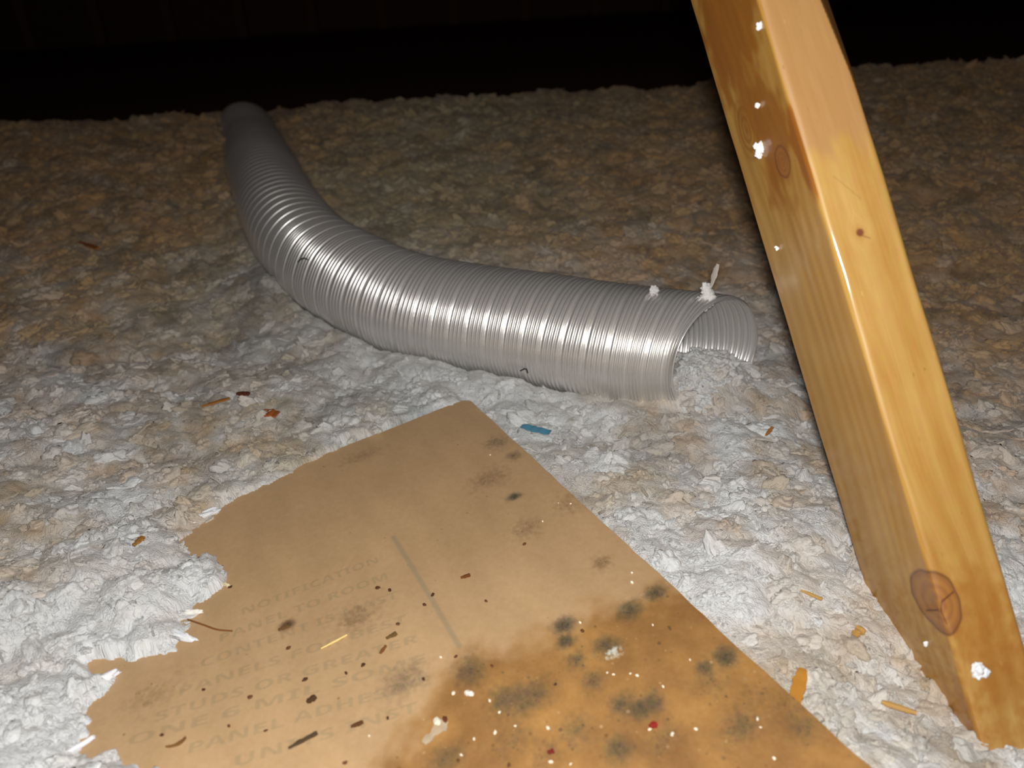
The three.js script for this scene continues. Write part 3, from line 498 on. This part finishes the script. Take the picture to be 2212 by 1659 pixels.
chip('grass_straw', 'pale yellow straw lying across the faded printing', 'straw', onPanel([-0.112, 0.008, -0.3303]), 0.6, .0165, .0011, .0006, 0xf0d386, { taper: .8 });
chip('seed_husk', 'reddish-brown oval husk on bare board right of the pencil line', 'husk', onPanel([-0.0367, 0.008, -0.3779]), 0.35, .0062, .0022, .001, 0x6b3a12);
chip('leaf_scrap', 'long dark grey-brown leaf scrap under the last printed lines', 'scrap', onPanel([-0.117, 0.008, -0.2657]), 0.55, .0155, .0036, .0005, 0x4d3a22, { taper: .7 });
chip('leaf_scrap', 'pale grey fan-shaped scrap on the damp stain', 'scrap', onPanel([-0.0498, 0.008, -0.2659]), 0.85, .0165, .0055, .0005, 0xb09a7c, { taper: .5 });
chip('leaf_scrap', 'brown curled leaf edge near the printing at the buried side of the panel', 'scrap', onPanel([-0.1818, 0.008, -0.2678]), 0.5, .010, .0018, .0006, 0x7a5224, { bend: .002 });
chip('bark_fragment', 'brown flat bark fragment beside the brown mildew patch', 'bark', onPanel([-0.1446, 0.008, -0.3436]), 0.6, .006, .0028, .0006, 0x6a4a24);
chip('bark_fragment', 'grey-brown bark fragment right of the straw', 'bark', onPanel([-0.0789, 0.008, -0.3322]), 0.55, .0068, .0028, .0006, 0x6a5026);
chip('bark_fragment', 'twisted brown bark fragment below the grey-brown one', 'bark', onPanel([-0.0826, 0.008, -0.3222]), 1.1, .0062, .0018, .0008, 0x75481e);
chip('bark_fragment', 'dark shaggy bark fragment on the printing between two printed lines', 'bark', onPanel([-0.1175, 0.008, -0.2905]), 0.7, .0055, .0035, .001, 0x4a2f10);
chip('bark_fragment', 'rusty bark fragment beside the fan-shaped scrap', 'bark', onPanel([-0.0905, 0.008, -0.2731]), 0.4, .0066, .0025, .0009, 0x55300e);
chip('paint_flake', 'dark red paint flake on the damp stain with a white grain beside it', 'flake', onPanel([0.0605, 0.008, -0.2621]), 0.3, .0042, .0032, .0008, 0x8a1c0c);
chip('paint_flake', 'small dark red paint flake nearer the board corner scraps', 'flake', onPanel([0.008, 0.008, -0.2506]), 0.3, .0032, .0026, .0008, 0x6e1a0c);
twig('pine_needle_twig', 'reddish dry twig on the panel beside the heaped insulation', [[-0.2046, 0.01, -0.354], [-0.1934, 0.0095, -0.3491], [-0.1839, 0.0092, -0.3449], [-0.1746, 0.009, -0.3433]], .0005, 0x7d4a16);
crumb('white_chip', 'small white plaster crumb on the grey mildew of the damp stain', 'crumb', onPanel([-0.0325, 0.008, -0.2879]), .0022, 0xe6dccb, null, .5, .4);
crumb('white_chip', 'white crumb at the blunt end of the fan-shaped scrap', 'crumb', onPanel([-0.049, 0.008, -0.2718]), .0022, 0xe0d6bc, null, .5, .5);
crumb('red_brown_crumb', 'red-brown crumb touching the white crumb on the fan-shaped scrap', 'crumb', onPanel([-0.0452, 0.008, -0.2729]), .0016, 0x5c2a0c, null, .6);
for (const q of [[-0.058, 0.008, -0.2995], [-0.0926, 0.008, -0.3117], [-0.1014, 0.008, -0.3069], [-0.075, 0.008, -0.2759], [-0.0933, 0.008, -0.2514], [-0.1916, 0.008, -0.2739], [-0.1378, 0.008, -0.3275], [0.0018, 0.008, -0.4053], [-0.0567, 0.008, -0.3633], [-0.0613, 0.008, -0.3555], [-0.0238, 0.008, -0.3555], [-0.1235, 0.008, -0.3041], [-0.1514, 0.008, -0.2945], [-0.1376, 0.008, -0.2728], [-0.1788, 0.008, -0.3014], [-0.1867, 0.008, -0.3814], [-0.1579, 0.008, -0.277], [-0.0918, 0.008, -0.3724], [-0.0839, 0.008, -0.3697], [-0.076, 0.008, -0.341], [-0.0375, 0.008, -0.2489], [-0.0127, 0.008, -0.2447], [0.0317, 0.008, -0.3269], [-0.0408, 0.008, -0.3139], [-0.0205, 0.008, -0.3058], [0.0134, 0.008, -0.2908]])
  crumb('dark_crumb', 'tiny dark brown crumb lying on the board', 'crumb', onPanel(q), rr(.0008, .0014), rnd() < .5 ? 0x4c2a0c : 0x5f3a16, 'dark crumbs on the panel');
for (const q of [[0.0576, 0.008, -0.2933], [0.042, 0.008, -0.2963], [0.0451, 0.008, -0.2948], [0.0543, 0.008, -0.2948], [0.07, 0.008, -0.2851], [0.0582, 0.008, -0.2596], [0.0076, 0.008, -0.264], [-0.0169, 0.008, -0.2751], [0.0726, 0.008, -0.3282], [0.0677, 0.008, -0.3721], [0.0663, 0.008, -0.3636], [-0.0204, 0.008, -0.5129], [0.0152, 0.008, -0.4277], [0.0363, 0.008, -0.4452], [0.0276, 0.008, -0.4471], [0.088, 0.008, -0.3016], [0.1131, 0.008, -0.2619], [0.1132, 0.008, -0.2571], [0.1144, 0.008, -0.2398], [0.0811, 0.008, -0.2583], [0.0688, 0.008, -0.256], [0.0311, 0.008, -0.3334], [-0.0219, 0.008, -0.2827], [-0.0299, 0.008, -0.2605], [-0.0192, 0.008, -0.2632], [-0.009, 0.008, -0.2665], [-0.036, 0.008, -0.2518], [0.0076, 0.008, -0.2451], [0.0171, 0.008, -0.2434], [-0.0833, 0.008, -0.266], [-0.0494, 0.008, -0.3142], [-0.0412, 0.008, -0.2888]])
  crumb('white_grain', 'tiny pale glinting grain scattered on the board', 'grain', onPanel(q), rr(.0005, .0010), 0xf3e6cc, 'pale grains on the panel', .8, .15);
flake('insulation_flake', 'white insulation flake lying on the bare panel near its long upper edge', onPanel([-0.2285, 0.008, -0.4557]), 0.72, .026, .0085, .004, null, 1);
flake('insulation_flake', 'white insulation flake with a hooked end, lying on the panel below the twig', onPanel([-0.2046, 0.008, -0.3416]), -0.3, .021, .0065, .0035, null, 2);
flake('insulation_flake', 'pointed white insulation flake reaching over the panel from the heap', onPanel([-0.2398, 0.008, -0.3109]), 0.7, .022, .0065, .004, null, 3);
flake('insulation_flake', 'thin white shred of insulation on the panel beside the lowest printed lines', onPanel([-0.2316, 0.008, -0.2707]), 0.75, .016, .003, .0022, null, 4);
flake('insulation_flake', 'cream curl of insulation above the reddish twig', onPanel([-0.2036, 0.008, -0.3604]), 0.1, .012, .004, .003, null, 5, [0.78, 0.74, 0.66]);
flake('insulation_flake', 'yellowish shred of insulation at the tip of the white heap on the panel', onPanel([-0.1896, 0.008, -0.3833]), -0.4, .007, .0025, .002, null, 6, [0.66, 0.56, 0.34]);
// fluff caught on the timber and the duct
const stuck = (name, label, p, size, tone) => { const bits = []; for (let i = 0; i < 7; i++) { const b = tuftGeometry(cs++ * 0.77, 4), k = size * rr(0.35, 0.62); b.scale(k, k * 1.3, k * 0.8); b.rotateZ(rr(-1, 1)); b.translate(rr(-0.45, 0.45) * size, rr(-0.7, 0.7) * size, rr(-0.1, 0.2) * size); bits.push(b); } const g = mergeGeometries(bits); const m = new THREE.Mesh(g, new THREE.MeshStandardMaterial({ color: lin(...tone), roughness: 1 })); m.position.set(...p); m.rotation.z = 0.3; return put(m, name, label, 'fluff'); };
stuck('insulation_tuft', 'white tuft stuck beside the swirling knot high on the timber', [0.1524, 0.2443, -0.463], .0042, [.8, .8, .8]);
stuck('insulation_tuft', 'tiny white tuft on the timber edge near its top', [0.1417, 0.3115, -0.4515], .0022, [.75, .75, .74]);
stuck('insulation_tuft', 'tiny white tuft above the swirling knot', [0.1481, 0.269, -0.4612], .0016, [.75, .72, .66]);
stuck('insulation_tuft', 'white tuft clinging low on the timber above its buried foot', [0.2333, 0.0144, -0.2793], .0052, [.82, .82, .82]);
stuck('insulation_tuft', 'speck of white fluff on the timber face above the glossy edge', [0.1647, 0.1872, -0.4515], .0014, [.8, .8, .78]);
stuck('insulation_tuft', 'speck of fluff on the timber under the large cracked knot', [0.2198, 0.0059, -0.3053], .0016, [.8, .8, .78]);
stuck('insulation_tuft', 'white wisp of insulation resting on top of the duct rim', [mouthAt.x - 0.012, mouthAt.y + DR + 0.001, mouthAt.z - 0.006], .0105, [.72, .69, .65]);
{ const p = [mouthAt.x - 0.006, mouthAt.y + DR + 0.002, mouthAt.z - 0.012]; chip('insulation_shred', 'upright pointed shred of insulation standing on the duct rim', 'fluff', [p[0] + .002, p[1] + .011, p[2]], 0.3, .026, .005, .001, std(0xcfc4b4, 1, { side: THREE.DoubleSide }), { tilt: 1.3, taper: .9 }); }
stuck('insulation_tuft', 'grey-white tuft lying on the duct back a hand behind the rim', [0.1259, 0.0894, -0.6252], .0055, [.66, .63, .62]);
stuck('insulation_tuft', 'white fluff caught under the duct side above the blue scrap', [0.0292, -0.0058, -0.6361], .0038, [.78, .78, .78]);
stuck('insulation_tuft', 'cream fluff caught low on the duct side near the panel corner', [-0.062, -0.0067, -0.6882], .0042, [.74, .7, .6]);
twig('black_twig', 'tiny black twig on the bright bend of the duct', [[-0.2187, 0.0752, -0.7994], [-0.2111, 0.0801, -0.7957], [-0.2035, 0.08, -0.7891]], .0008, 0x15110c);
twig('black_twig', 'tiny black twig on the straight duct side above the panel corner', [[0.0083, 0.018, -0.6318], [0.0133, 0.0221, -0.6269], [0.0148, 0.017, -0.6283]], .0006, 0x15110c);
renderer.render(scene, camera);
